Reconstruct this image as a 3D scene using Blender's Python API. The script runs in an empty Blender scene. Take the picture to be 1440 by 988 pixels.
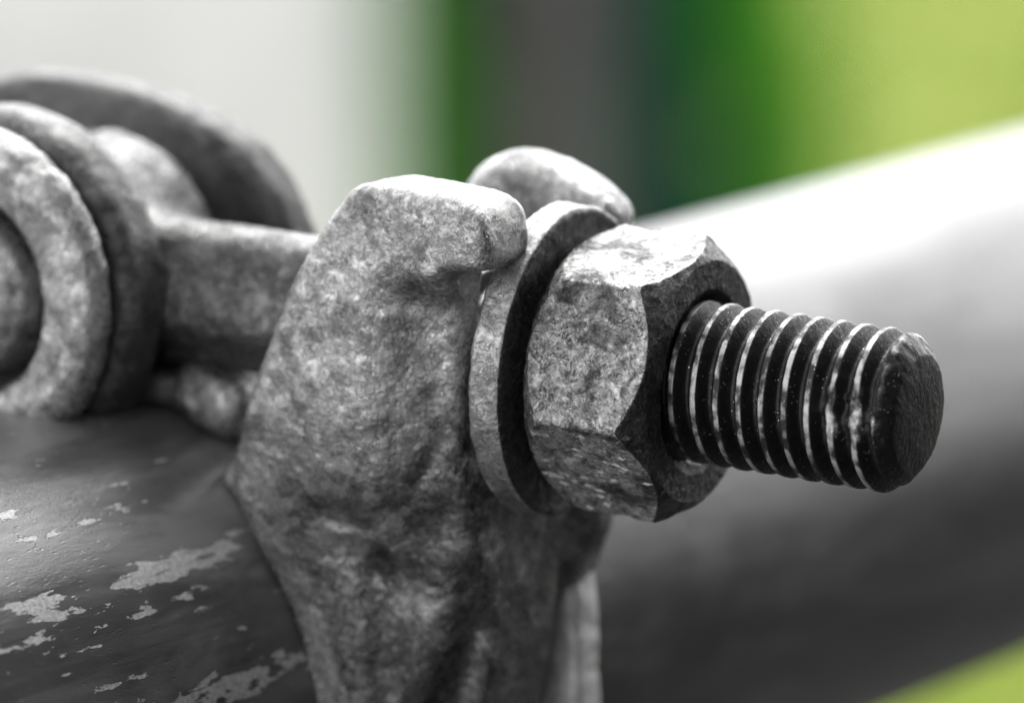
import bpy, math, random
import numpy as np
from mathutils import Vector, Matrix

random.seed(7)
rng = np.random.default_rng(11)
scene = bpy.context.scene
COL = scene.collection

# ------------------------------------------------------------------ camera
PITCH = math.radians(12.0)
CAM_H = 1.20
FPX = 9000.0                       # focal length in photo pixels (photo is 1440 wide)
Rv = Vector((1, 0, 0))
Uv = Vector((0, math.sin(PITCH), math.cos(PITCH)))
Fv = Vector((0, math.cos(PITCH), -math.sin(PITCH)))
CAM = Vector((0, 0, CAM_H))
cd = bpy.data.cameras.new("camera")
cam = bpy.data.objects.new("camera", cd)
COL.objects.link(cam)
cam.location = CAM
cam.rotation_euler = (math.radians(90) - PITCH, 0, 0)
cd.sensor_width = 36.0
cd.lens = FPX / 1440.0 * 36.0
cd.clip_start = 0.02
cd.clip_end = 200.0
cd.dof.use_dof = True
cd.dof.focus_distance = 0.4665
cd.dof.aperture_fstop = 17.5
scene.camera = cam
scene.render.resolution_x = 1024
scene.render.resolution_y = 702

# ------------------------------------------------------------------ world and sun
Lc = Vector((-0.55, 0.62, -0.56)).normalized()       # towards the sun: right, up, forward parts
L = Vector((0.08, 0.64, 0.76)).normalized()
ELEV = math.asin(L.z)
AZ = math.atan2(L.x, L.y)
world = bpy.data.worlds.new("World")
scene.world = world
world.use_nodes = True
wn = world.node_tree
wn.nodes.clear()
wo = wn.nodes.new("ShaderNodeOutputWorld")
wb = wn.nodes.new("ShaderNodeBackground")
sk = wn.nodes.new("ShaderNodeTexSky")
sk.sky_type = 'NISHITA'
sk.sun_disc = False
sk.sun_elevation = ELEV
sk.sun_rotation = AZ
sk.air_density = 1.0
sk.dust_density = 1.2
hs = wn.nodes.new("ShaderNodeHueSaturation")         # grey, clouded daylight
hs.inputs["Saturation"].default_value = 0.0
wn.links.new(sk.outputs[0], hs.inputs["Color"])
wn.links.new(hs.outputs[0], wb.inputs["Color"])
wb.inputs["Strength"].default_value = 0.15
wn.links.new(wb.outputs[0], wo.inputs["Surface"])

sd = bpy.data.lights.new("sun", 'SUN')
sd.energy = 0.6
sd.angle = math.radians(20)
sd.color = (1.0, 0.99, 0.97)
sun = bpy.data.objects.new("sun", sd)
COL.objects.link(sun)
sun.rotation_euler = L.to_track_quat('Z', 'Y').to_euler()

scene.view_settings.view_transform = 'Standard'
scene.view_settings.look = 'None'
scene.view_settings.gamma = 1.0
scene.view_settings.exposure = 2.05

# ------------------------------------------------------------------ clamp frame
# x = outwards across the tube, y = along the tube (away), z = up off the tube, millimetres
def nrm(a):
    a = np.asarray(a, float)
    return a / np.linalg.norm(a)
def camdir(v):
    return Rv * v[0] + Uv * v[1] + Fv * v[2]
t_c = nrm((6000, 1650.0 + 55.6 - 50.0, 9000)); t_c = nrm((6000, 494 - (170 - .255 * (6720 - 1440)), 9000))
A_c = np.array([(1440 - 720) / FPX, -(545 - 494) / FPX, 1.0]) * (FPX / 14.4)
N_c = np.array([(880 - 720) / FPX, -(520 - 494) / FPX, 1.0]) * (FPX / 18.9)
th = math.radians(27)
b_c = nrm((.988 * math.cos(th), -.151 * math.cos(th), -math.sin(th)))
x_c = nrm(b_c - (b_c @ t_c) * t_c)
n_c = np.cross(x_c, t_c)
if n_c[1] < 0: n_c = -n_c
O_c = A_c + ((N_c - A_c) @ t_c) * t_c
def to_local(d):
    return np.array([d @ x_c, d @ t_c, d @ n_c])
BO = to_local(N_c - O_c)               # point on the bolt axis at the nut
BZ = to_local(b_c)                     # bolt axis, towards the free end
BX = nrm(to_local(np.array([.151, .988, 0.0])))
BX = nrm(BX - (BX @ BZ) * BZ)
BY = np.cross(BZ, BX)
X_w, Y_w, Z_w = camdir(x_c), camdir(t_c), camdir(n_c)
M = Matrix((( X_w.x, Y_w.x, Z_w.x, 0), (X_w.y, Y_w.y, Z_w.y, 0), (X_w.z, Y_w.z, Z_w.z, 0), (0, 0, 0, 1)))
ORIGIN = CAM + camdir(O_c) * 0.001
M.translation = ORIGIN
TUBE_R = 24.1
def bolt_pts(P):                       # bolt-frame points (x,y,z mm) -> clamp frame
    P = np.asarray(P, float)
    return BO + P[:, :1] * BX + P[:, 1:2] * BY + P[:, 2:3] * BZ

# ------------------------------------------------------------------ numeric noise
class VNoise:
    def __init__(s, seed, n=32):
        s.n = n
        s.g = np.random.default_rng(seed).random((n, n, n)) * 2 - 1
    def __call__(s, P):
        i = np.floor(P).astype(int); f = P - i
        f = f * f * (3 - 2 * f); n = s.n
        i0 = i % n; i1 = (i + 1) % n
        g = s.g
        x0, y0, z0 = i0.T; x1, y1, z1 = i1.T
        fx, fy, fz = f.T
        c00 = g[x0, y0, z0] * (1 - fx) + g[x1, y0, z0] * fx
        c10 = g[x0, y1, z0] * (1 - fx) + g[x1, y1, z0] * fx
        c01 = g[x0, y0, z1] * (1 - fx) + g[x1, y0, z1] * fx
        c11 = g[x0, y1, z1] * (1 - fx) + g[x1, y1, z1] * fx
        return (c00 * (1 - fy) + c10 * fy) * (1 - fz) + (c01 * (1 - fy) + c11 * fy) * fz
VN = VNoise(3)
def fbm(P, freq, octs=3, off=0.0):
    r = 0; a = 1.0; q = P * freq + off
    R = np.array([[.8, .6, 0], [-.6, .8, 0], [0, 0, 1.0]]) @ np.array([[1, 0, 0], [0, .8, .6], [0, -.6, .8]])
    for _ in range(octs):
        r = r + a * VN(q); q = q @ R * 2.03 + 7.1; a *= .5
    return r

# ------------------------------------------------------------------ mesh helpers
def link(name, me, mat=None, parent=None, smooth=True):
    o = bpy.data.objects.new(name, me)
    COL.objects.link(o)
    if mat: me.materials.append(mat)
    if smooth: me.polygons.foreach_set('use_smooth', [True] * len(me.polygons))
    if parent: o.parent = parent
    return o
def mesh_np(name, V, F, scale=.001):
    me = bpy.data.meshes.new(name)
    me.from_pydata((np.asarray(V) * scale).tolist(), [], F if isinstance(F, list) else F.tolist())
    me.update()
    return me
def grid_faces(nu, nv, wrap_u=True):
    F = []
    u = np.arange(nu if wrap_u else nu - 1); v = np.arange(nv - 1)
    U, W = np.meshgrid(u, v, indexing='ij')
    U2 = (U + 1) % nu
    a = U * nv + W; b = U2 * nv + W; c = U2 * nv + W + 1; d = U * nv + W + 1
    return np.stack([a, b, c, d], -1).reshape(-1, 4)
def vnormals(V, F):
    n = np.zeros_like(V)
    fn = np.cross(V[F[:, 2]] - V[F[:, 0]], V[F[:, 3]] - V[F[:, 1]])
    for k in range(4): np.add.at(n, F[:, k], fn)
    return n / (np.linalg.norm(n, axis=1)[:, None] + 1e-12)

def surface_net(sdf, lo, hi, h, newton=2):
    lo = np.array(lo, float); hi = np.array(hi, float)
    n = np.ceil((hi - lo) / h).astype(int) + 1
    ax = [lo[i] + h * np.arange(n[i]) for i in range(3)]
    G = np.stack(np.meshgrid(*ax, indexing='ij'), -1).reshape(-1, 3)
    D = sdf(G).reshape(n)
    S = D < 0
    c = [S[i:n[0] - 1 + i, j:n[1] - 1 + j, k:n[2] - 1 + k] for i in (0, 1) for j in (0, 1) for k in (0, 1)]
    tot = sum(x.astype(np.int8) for x in c)
    act = (tot > 0) & (tot < 8)
    idx = -np.ones(act.shape, int)
    cells = np.argwhere(act)
    idx[act] = np.arange(len(cells))
    acc = np.zeros((len(cells), 3)); cnt = np.zeros(len(cells))
    I, J, K = cells.T
    corners = [(i, j, k) for i in (0, 1) for j in (0, 1) for k in (0, 1)]
    for a in corners:
        for axis in range(3):
            if a[axis] == 1: continue
            b = list(a); b[axis] = 1
            da = D[I + a[0], J + a[1], K + a[2]]; db = D[I + b[0], J + b[1], K + b[2]]
            m = (da < 0) != (db < 0)
            tt = np.where(m, da / np.where(m, da - db, 1), 0)
            p = np.repeat(np.array([a], float), len(cells), 0)
            p[:, axis] = tt
            acc[m] += p[m]; cnt[m] += 1
    V = lo + h * (cells + acc / cnt[:, None])
    Fs = []
    for axis in range(3):
        sl0 = [slice(1, n[i] - 1) for i in range(3)]; sl1 = list(sl0)
        sl0[axis] = slice(0, n[axis] - 1); sl1[axis] = slice(1, n[axis])
        A = S[tuple(sl0)]; B = S[tuple(sl1)]
        e = np.argwhere(A != B)
        if not len(e): continue
        inside = A[tuple(e.T)]
        e = e.copy()
        for i in range(3):
            if i != axis: e[:, i] += 1
        o1, o2 = [i for i in range(3) if i != axis]
        def cell(d1, d2):
            q = e.copy(); q[:, o1] -= d1; q[:, o2] -= d2
            return idx[q[:, 0], q[:, 1], q[:, 2]]
        q = np.stack([cell(1, 1), cell(0, 1), cell(0, 0), cell(1, 0)], -1)
        flip = inside if axis == 1 else ~inside
        q[flip] = q[flip][:, ::-1]
        Fs.append(q)
    F = np.concatenate(Fs)
    eps = h * .4
    for _ in range(newton):
        d = sdf(V)
        g = np.stack([(sdf(V + eps * np.eye(3)[i]) - sdf(V - eps * np.eye(3)[i])) / (2 * eps) for i in range(3)], -1)
        gl = (g ** 2).sum(1) + 1e-6
        V = V - np.clip(d / gl, -h, h)[:, None] * g * .8
    return V, F

def chaikin(poly, k=2, f=.22):         # round the corners of an outline
    p = np.asarray(poly, float)
    for _ in range(k):
        q = np.roll(p, -1, 0)
        p = np.stack([p * (1 - f) + q * f, p * f + q * (1 - f)], 1).reshape(-1, 2)
    return p
_PT = {}
def poly2(P2, poly):                   # the same distance, read from a fine table
    key = np.asarray(poly, float).tobytes()
    lo = np.array([-44.0, -38.0]); h = .2; n = (480, 460)
    if key not in _PT:
        g = np.stack(np.meshgrid(lo[0] + h * np.arange(n[0]), lo[1] + h * np.arange(n[1]), indexing='ij'), -1).reshape(-1, 2)
        _PT[key] = poly_exact(g, poly).reshape(n)
    T = _PT[key]
    q = (P2 - lo) / h
    i = np.clip(np.floor(q).astype(int), 0, np.array(n) - 2); f = np.clip(q - i, 0, 1)
    a, b = i.T; u, v = f.T
    return (T[a, b] * (1 - u) + T[a + 1, b] * u) * (1 - v) + (T[a, b + 1] * (1 - u) + T[a + 1, b + 1] * u) * v
def poly_exact(P2, poly):              # signed distance to a polygon
    poly = np.asarray(poly, float); n = len(poly)
    d = np.full(len(P2), 1e9); s = np.ones(len(P2))
    j = n - 1
    for i in range(n):
        e = poly[j] - poly[i]; w = P2 - poly[i]
        b = w - e * np.clip((w @ e) / (e @ e), 0, 1)[:, None]
        d = np.minimum(d, (b ** 2).sum(1))
        c1 = P2[:, 1] >= poly[i][1]; c2 = P2[:, 1] < poly[j][1]; c3 = e[0] * w[:, 1] > e[1] * w[:, 0]
        m = (c1 & c2 & c3) | (~c1 & ~c2 & ~c3)
        s[m] *= -1
        j = i
    return s * np.sqrt(d)
def extr(d2, y, y0, y1, r):            # rounded extrusion along y
    dy = np.abs(y - (y0 + y1) / 2) - (y1 - y0) / 2
    a = d2 + r; b = dy + r
    return np.minimum(np.maximum(a, b), 0) + np.sqrt(np.maximum(a, 0) ** 2 + np.maximum(b, 0) ** 2) - r
def smin(a, b, k):
    h = np.clip(.5 + .5 * (b - a) / k, 0, 1)
    return b * (1 - h) + a * h - k * h * (1 - h)
def smax(a, b, k): return -smin(-a, -b, k)
def S01(x, a, b):
    t = np.clip((x - a) / (b - a), 0, 1); return t * t * (3 - 2 * t)

# ------------------------------------------------------------------ materials
class NT:
    def __init__(s, name):
        s.m = bpy.data.materials.new(name); s.m.use_nodes = True
        s.t = s.m.node_tree; s.t.nodes.clear()
        s.out = s.t.nodes.new("ShaderNodeOutputMaterial")
        s.b = s.t.nodes.new("ShaderNodeBsdfPrincipled")
        s.t.links.new(s.b.outputs[0], s.out.inputs[0])
        tc = s.t.nodes.new("ShaderNodeTexCoord")
        mm = s.t.nodes.new("ShaderNodeVectorMath"); mm.operation = 'SCALE'
        mm.inputs['Scale'].default_value = 1000.0
        s.t.links.new(tc.outputs['Object'], mm.inputs[0])
        s.mm = mm.outputs[0]           # object coordinates in millimetres
    def put(s, sock, v):
        if hasattr(v, 'is_linked') or isinstance(v, bpy.types.NodeSocket): s.t.links.new(v, sock)
        else: sock.default_value = v
    def noise(s, scale, detail=6, rough=.6, vec=None, dist=0.0):
        n = s.t.nodes.new("ShaderNodeTexNoise")
        n.inputs['Scale'].default_value = scale; n.inputs['Detail'].default_value = detail
        n.inputs['Roughness'].default_value = rough; n.inputs['Distortion'].default_value = dist
        s.t.links.new(vec or s.mm, n.inputs['Vector']); return n.outputs[0]
    def voro(s, scale, feature='F1', vec=None, rnd=1.0):
        n = s.t.nodes.new("ShaderNodeTexVoronoi"); n.feature = feature
        n.inputs['Scale'].default_value = scale; n.inputs['Randomness'].default_value = rnd
        s.t.links.new(vec or s.mm, n.inputs['Vector']); return n.outputs['Distance']
    def ramp(s, v, a, b, c0=0.0, c1=1.0):
        n = s.t.nodes.new("ShaderNodeMapRange"); n.interpolation_type = 'SMOOTHSTEP'
        s.put(n.inputs['Value'], v)
        n.inputs['From Min'].default_value = a; n.inputs['From Max'].default_value = b
        n.inputs['To Min'].default_value = c0; n.inputs['To Max'].default_value = c1
        return n.outputs[0]
    def math(s, op, a, b=0.0, c=None, clamp=False):
        n = s.t.nodes.new("ShaderNodeMath"); n.operation = op; n.use_clamp = clamp
        s.put(n.inputs[0], a); s.put(n.inputs[1], b)
        if c is not None: s.put(n.inputs[2], c)
        return n.outputs[0]
    def mix(s, f, a, b):
        n = s.t.nodes.new("ShaderNodeMix"); n.data_type = 'RGBA'
        s.put(n.inputs[0], f)
        for k, v in ((6, a), (7, b)):
            if isinstance(v, (int, float)): v = (v, v, v, 1)
            s.put(n.inputs[k], v)
        return n.outputs[2]
    def mapv(s, scale, rot=(0, 0, 0), loc=(0, 0, 0)):
        n = s.t.nodes.new("ShaderNodeMapping")
        n.inputs['Scale'].default_value = scale; n.inputs['Rotation'].default_value = rot
        n.inputs['Location'].default_value = loc
        s.t.links.new(s.mm, n.inputs['Vector']); return n.outputs[0]
    def bump(s, h, dist_mm, strength=1.0, prev=None):
        n = s.t.nodes.new("ShaderNodeBump")
        n.inputs['Distance'].default_value = dist_mm * .001; n.inputs['Strength'].default_value = strength
        s.t.links.new(h, n.inputs['Height'])
        if prev: s.t.links.new(prev, n.inputs['Normal'])
        return n.outputs[0]
    def sep(s):
        n = s.t.nodes.new("ShaderNodeSeparateXYZ"); s.t.links.new(s.mm, n.inputs[0]); return n.outputs
    def geo(s, which):
        return s.t.nodes.new("ShaderNodeNewGeometry").outputs[which]
    def attr(s, name):
        n = s.t.nodes.new("ShaderNodeAttribute"); n.attribute_name = name; return n.outputs['Fac']
    def fin(s, base, rough, metallic, normal=None, spec=.5):
        if isinstance(base, (int, float)): base = (base, base, base, 1)
        s.put(s.b.inputs['Base Color'], base); s.put(s.b.inputs['Roughness'], rough)
        s.put(s.b.inputs['Metallic'], metallic); s.b.inputs['Specular IOR Level'].default_value = spec
        if normal: s.t.links.new(normal, s.b.inputs['Normal'])
        return s.m

def weathered_zinc(name, lo=.10, mid=.33, hi=.62, grime=.45, fine=1.0, edge=.5, pit=1.0, rough=.5, metal=.55, front_shade=False, shade_dirt=False):
    k = NT(name)
    blot = k.noise(.22, 5, .62, dist=.8)
    mott = k.noise(.75, 7, .68, dist=.5)
    small = k.noise(2.4, 9, .72, dist=.3)
    tiny = k.noise(7.0, 5, .7)
    cell = k.voro(1.3, vec=k.mapv((1, .8, 1), (.3, .2, .5)))
    c = k.mix(k.ramp(small, .36, .66, .1, .9) if fine > 1.05 else k.ramp(small, .2, .8, .25, .75), lo, hi)
    c = k.mix(k.ramp(mott, .35, .65, .55, .0), c, mid)
    c = k.mix(k.math('MULTIPLY', k.ramp(cell, .1, .7), .6), c, mid)
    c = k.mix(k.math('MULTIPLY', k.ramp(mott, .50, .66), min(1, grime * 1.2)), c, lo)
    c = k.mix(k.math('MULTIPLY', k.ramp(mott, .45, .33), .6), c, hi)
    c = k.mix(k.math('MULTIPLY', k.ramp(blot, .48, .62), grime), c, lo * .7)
    if shade_dirt:                             # dirt patches, with the lower outer flap's shade put into the colour
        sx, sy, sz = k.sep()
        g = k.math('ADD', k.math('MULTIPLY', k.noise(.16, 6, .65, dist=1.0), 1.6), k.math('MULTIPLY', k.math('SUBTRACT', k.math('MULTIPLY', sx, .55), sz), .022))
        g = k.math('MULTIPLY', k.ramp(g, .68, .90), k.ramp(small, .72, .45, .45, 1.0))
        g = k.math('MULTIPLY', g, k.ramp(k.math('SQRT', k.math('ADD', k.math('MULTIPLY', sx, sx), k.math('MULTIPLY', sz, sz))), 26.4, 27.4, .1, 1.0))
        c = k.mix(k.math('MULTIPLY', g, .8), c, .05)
    line = k.math('ABSOLUTE', k.math('SUBTRACT', k.noise(1.25, 5, .62, dist=1.2), .5))
    line = k.math('MULTIPLY', k.ramp(line, .030, .008), k.ramp(k.noise(.55, 3, .6), .47, .60))
    c = k.mix(k.math('MULTIPLY', line, .9 * (fine > 1.05)), c, .02)
    pits = k.ramp(k.voro(1.7), .02, .17)
    pmask = k.ramp(k.noise(.6, 3, .5), .5, .62)
    pitf = k.math('MULTIPLY', k.math('SUBTRACT', 1.0, pits), pmask)
    c = k.mix(k.math('MULTIPLY', pitf, .8), c, .03)
    dirt = k.ramp(tiny, .60, .68)
    c = k.mix(k.math('MULTIPLY', dirt, .7 * grime * (fine > 1.05)), c, .02)
    pt = k.ramp(k.math('ADD', k.geo('Pointiness'), k.math('MULTIPLY_ADD', small, .06, -.03)), .53, .60)
    c = k.mix(k.math('MULTIPLY', pt, edge), c, hi)
    if front_shade:                              # nut and washer fronts: shade put into the colour as near-black
        c = k.mix(k.math('MULTIPLY', k.ramp(k.math('ADD', k.attr('front_shade'), k.math('MULTIPLY_ADD', small, .9, -.45)), .3, .6), .90), c, .018)
        spk = k.math('MULTIPLY', k.ramp(k.voro(3.4), .12, .06), k.ramp(k.noise(.9, 3, .5), .48, .62))
        c = k.mix(k.math('MULTIPLY', spk, k.ramp(k.attr('front_shade'), .4, .7)), c, .6)
    n = k.bump(k.noise(.55, 3, .55), .34, .8)
    n = k.bump(k.noise(1.3, 5, .55), .22 * fine, .8, n)
    n = k.bump(k.ramp(k.math('ADD', mott, k.math('MULTIPLY', small, .25)), .61, .64), .09 * fine, .8, n)
    n = k.bump(k.math('MULTIPLY', line, -1.0), .08 * fine, .9, n)
    n = k.bump(small, .11 * fine, .9, n)
    n = k.bump(k.math('SUBTRACT', 1.0, pitf), .16 * pit, .9, n)
    n = k.bump(tiny, .035 * fine, .8, n)
    r = k.ramp(k.noise(1.9, 5, .6), .3, .7, rough - .14, rough + .16)
    mt = k.ramp(mott, .52, .68, metal, metal * .55)
    return k.fin(c, r, mt, n)

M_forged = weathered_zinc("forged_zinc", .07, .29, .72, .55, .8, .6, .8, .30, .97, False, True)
M_hinge = weathered_zinc("hinge_zinc", .05, .24, .72, .5, .8, .45, 1.0, .30, .97)
M_rim = weathered_zinc("rim_zinc", .40, .6, .8, .2, .8, .3, .6, .42, .7)  # paler zinc: brightens the far rim as if light reached it
M_body = weathered_zinc("body_zinc", .03, .09, .22, .5, .8, .4, .8, .36, .9)
M_bolt = weathered_zinc("bolt_zinc", .03, .11, .30, .45, .8, .4, .8, .32, .95)
M_cheek = weathered_zinc("cheek_zinc", .03, .08, .16, .5, .8, .3, 1.0, .45, .8)  # darker zinc: shade on the far cheek put into the colour
M_nut = weathered_zinc("nut_zinc", .035, .34, .92, .8, 1.7, 1.0, .9, .36, .97, True)
M_washer = weathered_zinc("washer_zinc", .07, .28, .66, .45, .9, .55, .8, .36, .95, True)

def thread_material():
    k = NT("oiled_thread_steel")
    w = k.attr("wear")
    g = k.noise(5.0, 5, .7)
    scr = k.noise(1.3, 4, .6)
    c = k.mix(k.ramp(k.math('ADD', w, k.math('MULTIPLY_ADD', g, .5, -.25)), .28, .85), .026, .36)
    spk = k.math('MULTIPLY', k.ramp(k.voro(3.2), .17, .10), k.ramp(k.noise(.7, 3, .5), .50, .60))
    c = k.mix(spk, c, .7)
    dust = k.math('MULTIPLY', k.ramp(scr, .5, .75), .25)
    c = k.mix(dust, c, .10)
    n = k.bump(g, .05, .9)
    n = k.bump(scr, .12, .7, n)
    r = k.ramp(g, .3, .7, .32, .55)
    return k.fin(c, r, .8, n, .4)
M_thread = thread_material()

def tube_material():
    k = NT("flaking_grey_paint")
    x, y, z = k.sep()
    ang = k.math('MULTIPLY', k.math('ARCTAN2', z, x), TUBE_R)       # arc length round the tube
    cmb = k.t.nodes.new("ShaderNodeCombineXYZ")
    k.t.links.new(ang, cmb.inputs[0]); k.t.links.new(k.math('MULTIPLY', y, .26), cmb.inputs[1])
    st = cmb.outputs[0]
    cm2 = k.t.nodes.new("ShaderNodeCombineXYZ")
    k.t.links.new(ang, cm2.inputs[0]); k.t.links.new(k.math('MULTIPLY', y, .06), cm2.inputs[1])
    nz = k.noise(.85, 9, .62, vec=st, dist=.3)
    nz2 = k.noise(2.2, 6, .6, vec=st)
    tot = None
    for (a0, y0, sa, sy, amp) in FLAKES:
        da = k.math('DIVIDE', k.math('SUBTRACT', ang, a0), sa)
        dy = k.math('DIVIDE', k.math('SUBTRACT', y, y0), sy)
        e = k.math('EXPONENT', k.math('MULTIPLY', k.math('ADD', k.math('MULTIPLY', da, da), k.math('MULTIPLY', dy, dy)), -1.0))
        e = k.math('MULTIPLY', e, amp)
        tot = e if tot is None else k.math('MAXIMUM', tot, e)
    fl = k.math('ADD', nz, k.math('MULTIPLY_ADD', nz2, .34, -.17))
    f = k.ramp(k.math('ADD', fl, k.math('MULTIPLY', tot, .30)), .655, .672)
    scr = k.noise(3.2, 3, .5, vec=cm2.outputs[0])
    scrf = k.math('MULTIPLY', k.ramp(scr, .60, .66), k.ramp(tot, .3, .9))
    paint = k.mix(k.ramp(k.noise(.12, 4, .5), .35, .7), .045, .068)
    paint = k.mix(k.math('MULTIPLY', k.ramp(k.noise(.075, 5, .6, vec=st, dist=.6), .48, .60), .7), paint, .17)
    paint = k.mix(k.math('MULTIPLY', k.ramp(k.noise(.5, 6, .6, vec=cm2.outputs[0]), .45, .75), .5), paint, .17)
    bare = k.mix(k.ramp(k.noise(3.0, 6, .7), .35, .65), .26, .44)
    c = k.mix(f, paint, bare)
    c = k.mix(k.math('MULTIPLY', scrf, .75), c, .05)
    n = k.bump(k.noise(.9, 7, .62, vec=st), .10, .7)
    n = k.bump(k.noise(5.0, 3, .6), .03, .8, n)
    n = k.bump(k.ramp(k.voro(2.4, vec=st), .0, .25), .05, .5, n)
    n = k.bump(k.math('SUBTRACT', 1.0, f), .22, 1.0, n)
    r = k.mix(f, .30, .5)
    return k.fin(c, r, .16, n, .65)

def px_to_tube(px, py):                # where a line of sight meets the tube: (arc, y)
    r = nrm(((px - 720) / FPX, -(py - 494) / FPX, 1.0))
    o = to_local(-O_c); d = to_local(r)
    a = d[0] ** 2 + d[2] ** 2; b = 2 * (o[0] * d[0] + o[2] * d[2]); c = o[0] ** 2 + o[2] ** 2 - TUBE_R ** 2
    s = (-b - math.sqrt(max(b * b - 4 * a * c, 0))) / (2 * a)
    p = o + s * d
    return math.atan2(p[2], p[0]) * TUBE_R, p[1]
FLAKES = []
for (px, py, sa, sy, amp) in ((215, 806, 1.0, 9.0, 1.0), (300, 772, 1.1, 6.0, .8), (100, 742, .55, 4.0, .75), (60, 848, .8, 4.0, .75),
                              (320, 962, 1.1, 9.0, .95), (90, 862, .6, 3.0, .7), (20, 720, .5, 5, .6), (150, 712, .4, 3, .62), (260, 838, .5, 5, .66), (40, 905, .5, 4, .62), (180, 870, .35, 6, .66), (420, 930, .9, 5, .75), (160, 960, .5, 3.0, .55)):
    a, y = px_to_tube(px, py)
    FLAKES.append((a, y, sa, sy, amp))
M_tube = tube_material()

def simple(name, c0, c1, scale, rough=.9, det=5):
    k = NT(name)
    c = k.mix(k.ramp(k.noise(scale, det, .6), .35, .65), tuple(c0) + (1,), tuple(c1) + (1,))
    return k.fin(c, rough, 0.0, k.bump(k.noise(scale * 3, 4, .6), 4.0, .5), .3)

# ------------------------------------------------------------------ tags
def tag(o, label=None, cat=None, kind=None, group=None):
    if label: o['label'] = label
    if cat: o['category'] = cat
    if kind: o['kind'] = kind
    if group: o['group'] = group
    return o
def world_mesh(name, V, F, mat, parent=None, smooth=False):
    return link(name, mesh_np(name, V, F, 1.0), mat, parent, smooth)

# ------------------------------------------------------------------ ground, added bounce sheet
def sheet(name, x0, x1, y0, y1, z, mat, nx=1, ny=1, amp=0):
    xs = np.linspace(x0, x1, nx + 1); ys = np.linspace(y0, y1, ny + 1)
    V = [(x, y, z + (amp * (math.sin(x * 1.3) * math.cos(y * .9)) if amp else 0)) for x in xs for y in ys]
    F = [(i * (ny + 1) + j, (i + 1) * (ny + 1) + j, (i + 1) * (ny + 1) + j + 1, i * (ny + 1) + j + 1) for i in range(nx) for j in range(ny)]
    return world_mesh(name, V, F, mat)
M_grass = simple("lit_grass", (.14, .205, .008), (.21, .25, .03), .004)
M_soil = simple("grey_ground", (.02, .02, .02), (.035, .035, .035), .004)
M_bounce = simple("pale_bounce", (.52, .52, .52), (.60, .60, .60), .01)
g = sheet("ground", -60, 60, -60, 90, 0.0, M_soil); tag(g, kind='structure')
lw = sheet("lawn", -1.25, 1.7, 3.35, 10.5, 0.004, M_grass); tag(lw, kind='structure')
p = sheet("bounce_sheet", -60, -.85, -40, 3.3, 0.004, M_bounce); tag(p, kind='structure')  # unseen pale sheet, added to bounce light up from the left

# grass blades where the lens looks
bv = []; bf = []
M_blade = simple("grass_blade", (.11, .17, .008), (.21, .235, .03), .02)
for i in range(9000):
    y = random.uniform(3.4, 8.5); x = random.uniform(-.7, 1.5) * y / 5
    h = random.uniform(.03, .09); w = random.uniform(.002, .005); a = random.uniform(0, 6.28)
    dx, dy = math.cos(a) * w, math.sin(a) * w; lx, ly = random.uniform(-.03, .03), random.uniform(-.03, .03)
    k0 = len(bv)
    bv += [(x - dx, y - dy, 0), (x + dx, y + dy, 0), (x + dx * .7 + lx * .4, y + dy * .7 + ly * .4, h * .6),
           (x - dx * .7 + lx * .4, y - dy * .7 + ly * .4, h * .6), (x + lx, y + ly, h)]
    bf += [(k0, k0 + 1, k0 + 2, k0 + 3), (k0 + 3, k0 + 2, k0 + 4)]
gb = world_mesh("grass", bv, bf, M_blade)
tag(gb, 'short yellow green grass far out of focus behind the tube', 'grass', 'stuff')

# ------------------------------------------------------------------ pale wall (left background)
def box(x0, x1, y0, y1, z0, z1, bev=.01):
    import bmesh
    bm = bmesh.new(); bmesh.ops.create_cube(bm, size=1)
    for v in bm.verts:
        v.co = Vector(((x0 + x1) / 2 + v.co.x * (x1 - x0), (y0 + y1) / 2 + v.co.y * (y1 - y0), (z0 + z1) / 2 + v.co.z * (z1 - z0)))
    bmesh.ops.bevel(bm, geom=bm.edges[:], offset=bev, segments=2, affect='EDGES')
    me = bpy.data.meshes.new('part'); bm.to_mesh(me); bm.free()
    return me
M_wall = simple("white_render", (.56, .55, .58), (.74, .73, .76), .006, .85)
M_cope = simple("coping_stone", (.45, .45, .45), (.55, .55, .55), .01, .85)
WY = 4.3
we = bpy.data.objects.new("garden_wall", None); COL.objects.link(we); we.location = (-1.3, WY, 0)
tag(we, 'pale white rendered wall blurred behind the left of the clamp', 'wall')
wr = (528 - 720) / FPX * WY / math.cos(PITCH)
o = link("render_face", box(-1.7, wr + 1.3, 0, .22, .0, 1.25), M_wall, we, False)
o = link("coping", box(-1.74, wr + 1.33, -.03, .25, 1.252, 1.32), M_cope, we, False)

# ------------------------------------------------------------------ post and shrubs (centre background)
def px_x(px, Y):                       # sideways position in metres of a background thing
    return (px - 720) / FPX * Y / math.cos(PITCH) * .985
M_post = simple("weathered_post_wood", (.075, .062, .075), (.11, .095, .11), .02)
PY = 4.9
pe = bpy.data.objects.new("timber_post", None); COL.objects.link(pe); pe.location = (px_x(790, PY), PY, 0)
tag(pe, 'dark purple grey timber post blurred between the dark green shrubs', 'post')
link("post_shaft", box(-.036, .036, -.036, .036, 0, 1.15, .006), M_post, pe, False)
link("post_cap", box(-.05, .05, -.05, .05, 1.151, 1.19, .008), M_post, pe, False)

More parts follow.
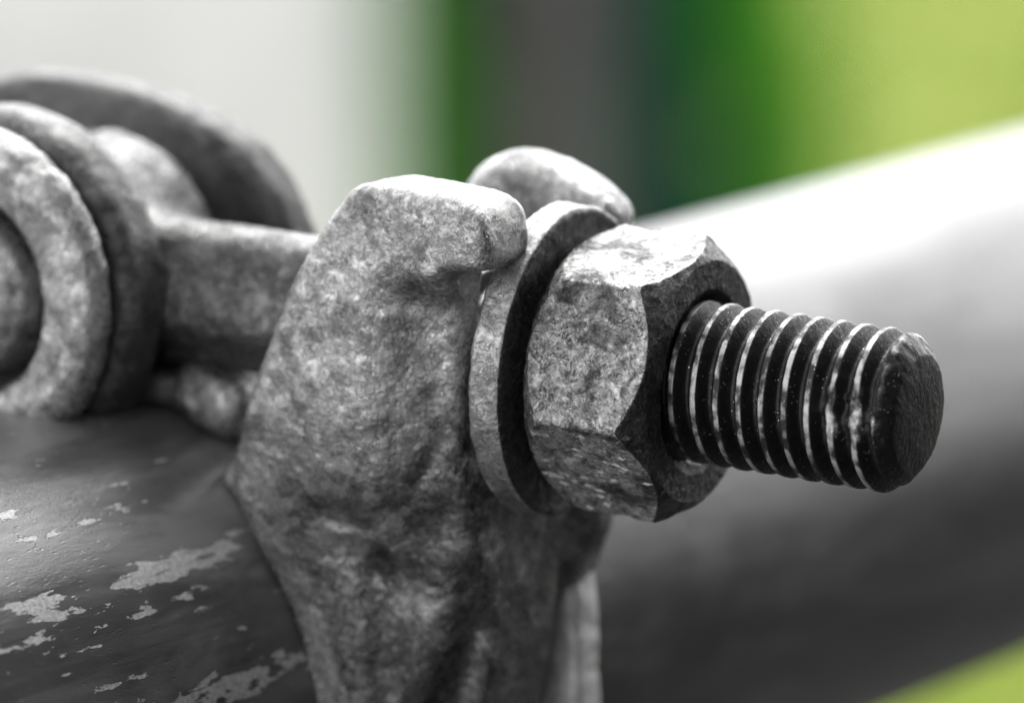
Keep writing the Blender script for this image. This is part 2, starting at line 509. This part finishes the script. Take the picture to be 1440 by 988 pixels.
def shrub(name, x, y, rx, ry, h, n, leaf, mat, label, seed, group=None):
    r = random.Random(seed)
    e = bpy.data.objects.new(name, None); COL.objects.link(e); e.location = (x, y, 0)
    tag(e, label, 'shrub', group=group)
    V = []; F = []
    for _ in range(n):
        z = r.random() ** .9 * h
        prof = math.sin(min(1, (z / h) * 1.05 + .18) * math.pi * .93) ** .5 if z < h else .1
        a = r.uniform(0, 6.283); q = r.random() ** .4
        wob = min(rx, .03) * (.55 * math.sin(z * 11 + seed * 2.1) + .35 * math.sin(z * 23 + seed))
        cx, cy = wob + math.cos(a) * q * rx * prof * (1 + .5 * math.sin(z * 17 + seed)), math.sin(a) * q * ry * prof
        s = leaf * r.uniform(.6, 1.3)
        d = Vector((r.gauss(0, 1), r.gauss(0, 1), r.gauss(.4, .7))).normalized()
        sd_ = d.orthogonal().normalized() * s * .35
        c = Vector((cx, cy, z + .03)); k0 = len(V)
        V += [c, c + d * s * .5 + sd_, c + d * s, c + d * s * .5 - sd_]
        F.append((k0, k0 + 1, k0 + 2, k0 + 3))
    me = bpy.data.meshes.new('foliage'); me.from_pydata([tuple(v) for v in V], [], F); me.update()
    fo = link("foliage", me, mat, e, False)
    fo['kind'] = 'stuff'
    V = []; F = []
    for kk in range(5):
        a = kk * 1.257; lx, ly = math.cos(a) * rx * .4, math.sin(a) * ry * .4
        k0 = len(V)
        for j in range(5):
            t_ = j / 4
            for m in range(6):
                b = m * 1.0472; rr = .008 * (1 - .7 * t_)
                V.append((lx * t_ + rr * math.cos(b), ly * t_ + rr * math.sin(b), t_ * h * .8))
        for j in range(4):
            for m in range(6):
                F.append((k0 + j * 6 + m, k0 + j * 6 + (m + 1) % 6, k0 + (j + 1) * 6 + (m + 1) % 6, k0 + (j + 1) * 6 + m))
    link("stem", mesh_np('stem', V, F, 1.0), M_post, e)
    return e
M_dkgreen = simple("dark_leaf", (.010, .095, .060), (.018, .135, .082), .01)
M_brgreen = simple("bright_leaf", (.05, .26, .004), (.08, .33, .006), .01)
M_mid = simple("mid_leaf", (.035, .13, .05), (.06, .18, .07), .01)
M_pale = simple("pale_leaf", (.10, .38, .03), (.16, .50, .06), .01)
shrub("shrub", px_x(972, 5.5), 5.5, .072, .14, 1.1, 9000, .035, M_dkgreen, 'dark blue green shrub blurred to the right of the timber post', 1)
shrub("shrub", px_x(668, 5.7), 5.7, .040, .12, 1.0, 6000, .035, M_mid, 'mid green shrub blurred between the timber post and the white wall', 2)
shrub("shrub", px_x(800, 6.0), 6.0, .12, .12, 1.15, 3800, .04, M_dkgreen, 'dark green shrub directly behind the timber post', 5)
shrub("shrub", px_x(1098, 5.3), 5.3, .019, .08, .95, 6000, .03, M_brgreen, 'vivid green narrow shrub at the right edge of the dark shrubs', 3)
shrub("shrub", px_x(572, 5.6), 5.6, .030, .1, .95, 5000, .03, M_pale, 'light green narrow shrub beside the end of the white wall', 4)

M_blocker = simple("dark_blocker", (.010, .013, .010), (.02, .025, .018), .01)
hg = bpy.data.objects.new("light_blocker", None); COL.objects.link(hg); hg.location = (1.95, 0, 0)  # unseen leafy mass, added to block sky from right and behind
tag(hg, 'unseen dark leafy block added at the right to hold off sky light', 'light_blocker')
hv = []; hf = []
for _ in range(26000):
    side = random.random()
    if side < .6: c = Vector((random.gauss(-.62, .07), random.uniform(-5, 1.2), random.uniform(0.02, 4.0)))
    elif side < .8: c = Vector((random.uniform(-1.85, -.6), random.gauss(-1.62, .06), random.uniform(.02, 4.0)))
    else: c = Vector((random.uniform(-.6, .6), random.uniform(-5, 1.2), 4.0 + random.gauss(0, .06)))
    d = Vector((random.gauss(0, 1), random.gauss(0, 1), random.gauss(.2, 1))).normalized() * random.uniform(.06, .12)
    o_ = d.orthogonal().normalized() * .03; k0 = len(hv)
    hv += [c, c + d * .5 + o_, c + d, c + d * .5 - o_]; hf.append((k0, k0 + 1, k0 + 2, k0 + 3))
me = bpy.data.meshes.new('foliage'); me.from_pydata([tuple(v) for v in hv], [], hf); me.update()
link("foliage", me, M_blocker, hg, False)['kind'] = 'stuff'
link("blocker_core", box(-1.8, -.56, -3.0, -1.66, .0, 3.97, .05), M_blocker, hg, False)
link("blocker_core", box(-.55, .6, -5, 1.2, .0, 3.97, .05), M_blocker, hg, False)

# ------------------------------------------------------------------ the tube
te = bpy.data.objects.new("scaffold_tube", None); COL.objects.link(te)
te.matrix_world = M
tag(te, 'thick grey painted steel tube with flaking paint, gripped by the clamp', 'tube')
ys = np.concatenate([np.linspace(-150, 60, 240), np.linspace(65, 520, 60)])
NA = 256
an = np.arange(NA) * 2 * np.pi / NA
A, Yg = np.meshgrid(an, ys, indexing='ij')
V = np.stack([TUBE_R * np.cos(A), Yg, TUBE_R * np.sin(A)], -1).reshape(-1, 3)
F = grid_faces(NA, len(ys))
V[:, [0, 2]] *= (1 + .0012 * fbm(V, .12, 3))[:, None]
link("tube_wall", mesh_np("tube_wall", V, F[:, ::-1]), M_tube, te)
# bore: the inner skin and the rim at each end
ri = TUBE_R - 3.2
V = []; F = []
for i in range(96):
    a = i * 2 * math.pi / 96
    c, s_ = math.cos(a), math.sin(a)
    V += [(TUBE_R * .999 * c, -150, TUBE_R * .999 * s_), (ri * c, -150.01, ri * s_), (ri * c, 520.01, ri * s_), (TUBE_R * .999 * c, 520, TUBE_R * .999 * s_)]
for i in range(96):
    j = (i + 1) % 96
    for k in range(3): F.append((i * 4 + k, j * 4 + k, j * 4 + k + 1, i * 4 + k + 1))
link("tube_bore", mesh_np("tube_bore", V, F), M_cheek, te)

# ------------------------------------------------------------------ the clamp
ce = bpy.data.objects.new("scaffold_clamp", None); COL.objects.link(ce)
ce.matrix_world = M
tag(ce, 'forged grey steel clamp with nut and threaded bolt, gripping the tube', 'clamp')

def rough_mesh(name, V, F, mat, amp=.10, freq=.8, amp2=.03, freq2=3.0, parent=ce, off=0.0):
    n = vnormals(V, F)
    V = V + n * (amp * fbm(V, freq, 3, off) + amp2 * fbm(V, freq2, 2, off + 5))[:, None]
    return link(name, mesh_np(name, V, F), mat, parent)

# flap: forked jaw that wraps the near side of the tube
near_poly = [(25.8, 43.2), (27.4, 45.1), (32.0, 45.4), (37.4, 45.1), (38.9, 44.0), (39.3, 40.9), (38.5, 39.9), (35.7, 39.6), (35.2, 38.7), (35.5, 26.0), (35.6, 18.0),
             (35.2, 8), (33.6, 0), (32, -12), (28, -26), (15, -22), (22, -12), (24, 0), (21.5, 9.0), (18.4, 16.0), (16.4, 19.8), (17.6, 24.8), (20.2, 31.5), (22.8, 38.5)]
far_poly = [(22.6, 40.5), (24.2, 43.4), (27.6, 44.9), (31.5, 44.3), (35.0, 43.0), (36.9, 41.6), (37.0, 39.0), (36.7, 37.5), (36.7, 28), (37, 18), (34, 10), (20, 10), (15, 19.4), (19.6, 31.5)]
web_poly = [(14.5, 19.6), (18.5, 24.9), (35.8, 24.9), (36.0, 20), (34.2, 13), (32.0, 6), (29.5, 0), (22, 0)]
near_poly = chaikin(near_poly); far_poly = chaikin(far_poly)
def flap_sdf(P, rim_only=False):
    x, y, z = P.T
    P2 = np.stack([x, z], -1)
    r = np.sqrt(x * x + z * z); a = np.degrees(np.arctan2(z, x))
    # jaw band round the tube
    R = 27.0 + 3.8 * S01(y, -9, -2) + 1.6 * S01(a, -5, 25) - 2.8 * S01(y, 1.5, 7)
    band = smax(r - R, 24.2 - r, 1.0)
    band = smax(band, np.abs(y - 1.6) - 10.8, 1.2)
    secs = smax((a - 56) * .45, (-118 - a) * .45, 1.0)
    band = smax(band, secs, 2.0)
    # far rim that stands up from the band
    Rf = 35.0 + 1.6 * S01(a, 5, 30)
    rim = smax(smax(r - Rf, 24.2 - r, 1.0), np.abs(y - 11.4) - 1.9, 1.2)
    rim = smax(rim, smax((a - 50) * .5, (-118 - a) * .5, 1.0), 2.0)
    web = extr(poly2(P2, web_poly), y, -8.2, 8.8, 2.2)
    tilt = .045 * (z - 30)
    y0 = -13.0 + 3.2 * S01(x, 28.5, 35.5) * S01(-z, -39.5, -36.0) + 3.3 * S01(-z, -29, -4)
    y0 = np.minimum(y0 + 5.0 * S01(r, 26.5, 34.0) * S01(-z, -24, -4), -3.5)
    near = extr(poly2(P2, near_poly), y, y0, 5.5, .95) * .9
    # the cheek is dished: fullest in the middle
    bulge = 1.0 * np.exp(-(((x - 28) / 7.5) ** 2 + ((z - 27) / 9.0) ** 2))
    near = near - bulge * S01(-y, 8, 13) * .9
    far = extr(poly2(P2, far_poly), y, 7.0, 12.6, 2.3)
    d = smin(band, web, 4.5)
    d = smin(d, near, 1.3)
    if rim_only:
        return smax(rim, 24.3 - r, .3) + .1 * fbm(P, .35, 3, 2.0)
    d = smin(d, far, 2.2)
    slot = smax(np.abs(y) - 6.75, 24.9 - z, 1.5)
    d = smax(d, -slot, .8)
    # forged flash line and hollow under the cheek
    q = np.abs(poly2(P2, [(24, 19.2), (28.5, 18.6), (32.0, 21.5), (34.2, 26.0), (34.3, 26.3), (32.2, 22.0), (28.4, 19.2), (24, 19.8)]))
    d = d + .30 * np.exp(-(q / .5) ** 2) * S01(-y, 7, 10)
    d = smax(d, 24.15 - r, .3)
    d = d + .10 * fbm(P, .3, 2, 2.0)
    return d
V, F = surface_net(flap_sdf, (8, -16, -32), (46, 16.5, 48), .34)
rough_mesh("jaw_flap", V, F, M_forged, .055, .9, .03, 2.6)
V, F = surface_net(lambda P: flap_sdf(P, True), (-20, 8, -40), (42, 15, 34), .42)
rough_mesh("jaw_rim", V, F, M_rim, .08, .9, .03, 2.6)

# body: saddle over the back of the tube with two hinge cheeks
HX, HZ = -6.4, 32.2                     # hinge pin
def body_sdf(P, far_only=False):
    x, y, z = P.T
    P2 = np.stack([x, z], -1)
    r = np.sqrt(x * x + z * z); a = np.degrees(np.arctan2(z, x))
    a = np.where(a < -100, a + 360, a)
    R = 27.2 + 0 * a
    ylo = -9.0 + 3.6 * S01(-a, -88, -70)
    band = smax(smax(r - R, 24.2 - r, .8), np.abs(y - (11.4 + ylo) / 2) - (11.4 - ylo) / 2, 1.6)
    band = smax(band, smax((60 - a) * .45, (a - 236) * .45, 1.0), 2.0)
    hr = np.sqrt((x - HX) ** 2 + (z - HZ) ** 2)
    neck_n = poly2(P2, [(HX - 13, HZ), (HX + 12.5, HZ), (HX + 8, 21), (HX - 16, 20)])
    near = extr(smin(hr - 13.9, neck_n, 2.0), y, -12.9, -7.2, 1.8)
    near = smax(near, 7.7 - hr, .4)
    fp = [(-34, 22), (-33, 33), (-29, 41), (-22, 44.4), (-15, 45.0), (-8.5, 44.6), (-2, 43.2), (2.2, 41.2), (5.4, 38), (7.2, 34), (8.2, 29), (9.5, 23), (-10, 20)]; fp = chaikin(fp)
    far = extr(poly2(P2, fp), y, 8.6, 13.2, 1.2)
    if far_only:
        return smax(far, 24.3 - r, .3) + .10 * fbm(P, .3, 3, 9.0)
    d = smin(band, near, 2.0)
    d = smax(d, -(smax(np.abs(y) - 6.9, 27.0 - z, 1.0)) , .6)
    d = smax(d, 24.15 - r, .3)
    return d + .10 * fbm(P, .3, 3, 9.0)
V, F = surface_net(body_sdf, (-38, -17, -32), (20, 18, 48), .42)
rough_mesh("clamp_body", V, F, M_body, .07, .8, .03, 2.4)
def lip_sdf(P):
    x, y, z = P.T
    r = np.sqrt(x * x + z * z); a = np.degrees(np.arctan2(z, x))
    d = smax(smax(r - 29.0, 24.3 - r, .6), smax((62 - a) * .45, (a - 76) * .45, .5), 1.6)
    return smax(d, np.abs(y + 1.5) - 5.0, 1.8)
V, F = surface_net(lip_sdf, (3, -9, 18), (20, 6, 33), .4)
rough_mesh("saddle_lip", V, F, M_hinge, .07, .8, .03, 2.4)  # split off in lighter zinc to carry the glint under the shank
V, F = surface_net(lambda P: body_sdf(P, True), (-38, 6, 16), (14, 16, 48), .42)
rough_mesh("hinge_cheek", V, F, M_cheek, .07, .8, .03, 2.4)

# lathe round the hinge axis (runs along y)
def lathe_y(name, prof, mat, cx, cz, n=160, amp=.06, freq=.9, parent=ce, amp2=.03):
    prof = np.array(prof, float)
    # resample the profile densely
    seg = np.linalg.norm(np.diff(prof, axis=0), axis=1); P = [prof[0]]
    for i, s_ in enumerate(seg):
        k = max(1, int(s_ / .35))
        for j in range(1, k + 1): P.append(prof[i] + (prof[i + 1] - prof[i]) * j / k)
    P = np.array(P); an = np.arange(n) * 2 * np.pi / n
    V = np.stack([cx + P[None, :, 0] * np.cos(an)[:, None], np.repeat(P[None, :, 1], n, 0), cz + P[None, :, 0] * np.sin(an)[:, None]], -1).reshape(-1, 3)
    F = grid_faces(n, len(P))
    return rough_mesh(name, V, F, mat, amp, freq, amp2, 2.6, parent)
pinp = [(.01, -17.0), (2.5, -16.9), (4.6, -16.4), (5.7, -15.5), (6.2, -14.3), (6.2, 15.2), (5.6, 16.4), (3.5, 16.9), (.01, 17)]
lathe_y("hinge_pin", pinp, M_hinge, HX, HZ)
ringp = [(7.9, -11.6), (7.9, -15.6), (8.4, -16.5), (9.2, -16.9), (11.4, -16.9), (12.6, -16.4), (13.2, -15.5), (13.3, -14.6), (12.6, -13.9), (11.5, -12.4), (7.9, -11.6)]
lathe_y("hinge_collar", ringp, M_hinge, HX, HZ, 200, .10, .7, amp2=.05)

# eye bolt (eye, shank, thread)
def eye_sdf(P):
    x, y, z = P.T
    hr = np.sqrt((x - HX) ** 2 + (z - HZ) ** 2)
    eye = extr(hr - 10.2, y, -4.9, 4.9, 1.8)
    eye = smax(eye, 6.25 - hr, .5)
    q = P - BO; s_ = q @ BZ
    rad = np.sqrt(np.maximum((q ** 2).sum(1) - s_ ** 2, 1e-9))
    off = 1.5 * S01(-s_, 5, 25); qq = q @ BX - off; qs = q @ BY
    # shank: slightly squared, rounded at the shoulder
    rr = (np.abs(qq) ** 3.2 + np.abs(qs) ** 3.2) ** (1 / 3.2)
    shank = extr_s(rr - 5.0, s_, -43.5, -13.5, 1.0)
    inner = rad - 4.6
    core = np.maximum(np.maximum(inner, s_ + 13.0), -44 - s_)
    d = smin(eye, shank, 1.5); d = np.minimum(d, core)
    d = smax(d, 6.25 - hr, .5)
    return d + .1 * fbm(P, .4, 3, 4.0)
def extr_s(d2, s_, s0, s1, r):
    dy = np.abs(s_ - (s0 + s1) / 2) - (s1 - s0) / 2
    a = d2 + r; b = dy + r
    return np.minimum(np.maximum(a, b), 0) + np.sqrt(np.maximum(a, 0) ** 2 + np.maximum(b, 0) ** 2) - r
V, F = surface_net(eye_sdf, (-19, -10, 20), (50, 8.5, 45), .4)
bolt = rough_mesh("eye_bolt", V, F, M_bolt, .09, .8, .04, 2.4)

# threaded end
PITCHMM = 1.84
K0, K1 = -14.5, 23.95
def build_thread():
    na = 300; nk = int((K1 - K0) / PITCHMM * 26)
    an = np.arange(na) * 2 * np.pi / na
    ks = np.linspace(K0, K1, nk)
    A, K = np.meshgrid(an, ks, indexing='ij')
    ph = (K / PITCHMM - A / (2 * np.pi) + .15) % 1.0
    tri = np.abs(ph - .5) * 2              # 0 at the crest, 1 in the root
    dep = 1.10 * S01(tri, .17, .92)
    P0 = np.stack([np.cos(A) * 6, np.sin(A) * 6, K], -1).reshape(-1, 3)
    nz = fbm(P0, 1.1, 3, 3.0).reshape(A.shape); nz2 = fbm(P0, 4.0, 2, 8.0).reshape(A.shape)
    r = 6.02 - dep
    # bruised crests near the end, on the side turned to the left and to the viewer
    a_br = math.radians(BRUISE)
    da = np.abs((A - a_br + np.pi) % (2 * np.pi) - np.pi)
    br = np.exp(-(da / .36) ** 2) * S01(K, 17.5, 19.5) * S01(fbm(P0, .7, 2, 13.0).reshape(A.shape), -.5, .1)
    r = r * (1 - .8 * br) + .8 * br * (5.55 + .25 * nz)
    r = r + .03 * nz + .015 * nz2 - .05 * np.maximum(nz2, 0) * (tri < .2)
    cone = 6.05 - .36 * np.maximum(0, K - (K1 - 2.2)) ** 1.9
    cone = cone + .10 * nz
    cl = np.minimum(r, cone)
    wear = (1 - S01(tri, .16, .36)) * .9
    wear = np.maximum(wear * (.62 + .5 * nz), br * (.8 + .5 * nz) * (1 - S01(tri, .45, .8)))
    wear = wear * (1 - .5 * S01(K, K1 - 1.4, K1 - .6))
    V = np.stack([cl * np.cos(A), cl * np.sin(A), K], -1).reshape(-1, 3)
    F = grid_faces(na, nk)
    # end face, slightly domed and dented
    base = len(V); nr = 26
    rr = cl[:, -1]
    VV = []; WW = []
    for j in range(1, nr + 1):
        q = 1 - j / (nr + .001)
        rad = rr * q
        z = K1 + .28 * (1 - q ** 3)
        p = np.stack([rad * np.cos(an), rad * np.sin(an), np.full(na, z)], -1)
        p[:, 2] += .05 * fbm(p, .5, 2, 1.0) + .02 * fbm(p, 3, 2, 1.0)
        VV.append(p); WW.append(np.full(na, .0 if j > 1 else .25))
    V2 = np.concatenate(VV)
    Vall = np.concatenate([V, V2]); W = np.concatenate([wear.reshape(-1), np.concatenate(WW)])
    F2 = []
    prev = np.arange(na) * nk + nk - 1
    for j in range(nr):
        cur = base + j * na + np.arange(na)
        F2.append(np.stack([prev, np.roll(prev, -1), np.roll(cur, -1), cur], -1)); prev = cur
    Fall = np.concatenate([F] + F2)
    me = mesh_np("thread", bolt_pts(Vall), Fall)
    at = me.attributes.new("wear", 'FLOAT', 'POINT')
    at.data.foreach_set('value', W.astype(np.float32))
    return link("thread", me, M_thread, bolt)
BRUISE = 0
# angle in the bolt frame that faces the viewer's left
e1 = to_local(np.array([.449, -.069, .891]))
def bolt_angle(v):
    return math.degrees(math.atan2(v @ BY, v @ BX))
A_LEFT = bolt_angle(-e1)                # toward the viewer, left side of the bolt
BRUISE = A_LEFT - 10 * 0
SGN = 1 if bolt_angle(to_local(np.array([.449 * .98, -.069, .891]) * -1 + np.array([0, .2, 0]))) > A_LEFT else -1
BRUISE = A_LEFT - SGN * 6
build_thread()

# lathe-like solid in the bolt frame with an arbitrary outline r(angle)
def bolt_solid(name, prof_fn, na, mat, amp, freq, amp2, extra=None):
    an = np.arange(na) * 2 * np.pi / na
    rows = [np.array(prof_fn(a)) for a in an]
    P = np.stack(rows)                    # na, np, 2 : r, z
    V = np.stack([P[..., 0] * np.cos(an)[:, None], P[..., 0] * np.sin(an)[:, None], P[..., 1]], -1).reshape(-1, 3)
    F = grid_faces(na, P.shape[1])
    if extra is not None: V = extra(V)
    V = bolt_pts(V)
    return rough_mesh(name, V, F, mat, amp, freq, amp2, 3.2)
def lin(a, b, n): return [(a[0] + (b[0] - a[0]) * i / n, a[1] + (b[1] - a[1]) * i / n) for i in range(n)]

# nut: hexagon, chamfered at both faces
AF = 18.9 / 2
def top_ang(deg):                        # photo-plane angle of a corner -> bolt frame angle
    v = to_local(math.cos(math.radians(deg)) * np.array([.449, -.069, .891]) + math.sin(math.radians(deg)) * np.array([.151, .988, 0]))
    return math.radians(bolt_angle(v))
CORNER = top_ang(146)
NB, NF = -3.75, 6.4
def hex_r(a):
    m = (a - CORNER) % (math.pi / 3) - math.pi / 6
    r = AF / math.cos(m)
    return r
def nut_prof(a):
    rh = hex_r(a); rc = AF * .985
    rl = min(rh, 10.8)
    drop = max(0, rl - rc) * 1.15 + .08
    dropb = max(0, rl - rc) * 1.1 + .15
    p = []
    p += lin((5.9, NB + 1), (6.5, NB), 3)
    p += lin((6.5, NB), (rc - .15, NB), 14)
    p += lin((rc - .15, NB), (rl, NB + dropb), 6)
    p += lin((rl, NB + dropb), (rl, NF - drop), 34)
    p += lin((rl, NF - drop), (rc - .25, NF), 8)
    p += lin((rc - .25, NF), (6.9, NF), 14)
    p += lin((6.9, NF), (5.7, NF - 1.3), 6)
    p += [(5.7, NF - 1.3), (5.6, NF - 3)]
    return p
def nut_wear(V):                         # bruised corners and edges
    r = np.hypot(V[:, 0], V[:, 1])
    m = S01(r, 9.7, 10.5)
    k = 1 - m * (.004 + .014 * np.clip(fbm(V, .9, 3, 6.0), -.5, 1))
    V = V.copy(); V[:, :2] *= k[:, None]
    return V
nut = bolt_solid("nut", nut_prof, 540, M_nut, .05, 1.0, .03, nut_wear)
co = np.empty(len(nut.data.vertices) * 3); nut.data.vertices.foreach_get('co', co); co = co.reshape(-1, 3) * 1000 - BO
zz = co @ BZ; rr_ = np.hypot(co @ BX, co @ BY)
at = nut.data.attributes.new('front_shade', 'FLOAT', 'POINT')
aa = np.arctan2(co @ BY, co @ BX)
rl_ = np.minimum(AF / np.cos((aa - CORNER) % (np.pi / 3) - np.pi / 6), 10.8)
dr_ = np.maximum(0, rl_ - AF * .985) * 1.15
at.data.foreach_set('value', (S01(zz, NF - dr_ - .30, NF - dr_ + .05) * .9).astype(np.float32))  # front face and chamfers, darkened as if in shade

# washer
WB, WF = -7.1, -4.4
def washer_prof(a):
    R = 11.75
    p = lin((6.6, WB), (R - .35, WB), 10) + lin((R - .35, WB), (R, WB + .35), 2) + lin((R, WB + .35), (R - .05, WF - .3), 8)
    p += lin((R - .05, WF - .3), (R - .35, WF), 2) + lin((R - .35, WF), (6.6, WF), 16) + lin((6.6, WF), (6.6, WB), 4)
    return p + [(6.6, WB)]
ws = bolt_solid("washer", washer_prof, 260, M_washer, .07, .8, .03)
co = np.empty(len(ws.data.vertices) * 3); ws.data.vertices.foreach_get('co', co); co = co.reshape(-1, 3) * 1000 - BO
zz = co @ BZ
at = ws.data.attributes.new('front_shade', 'FLOAT', 'POINT')
at.data.foreach_set('value', (S01(zz, WF - .35, WF - .12) * .72).astype(np.float32))  # front face, darkened as if turned from the light

print("total faces", sum(len(o.data.polygons) for o in bpy.data.objects if o.type == 'MESH'))
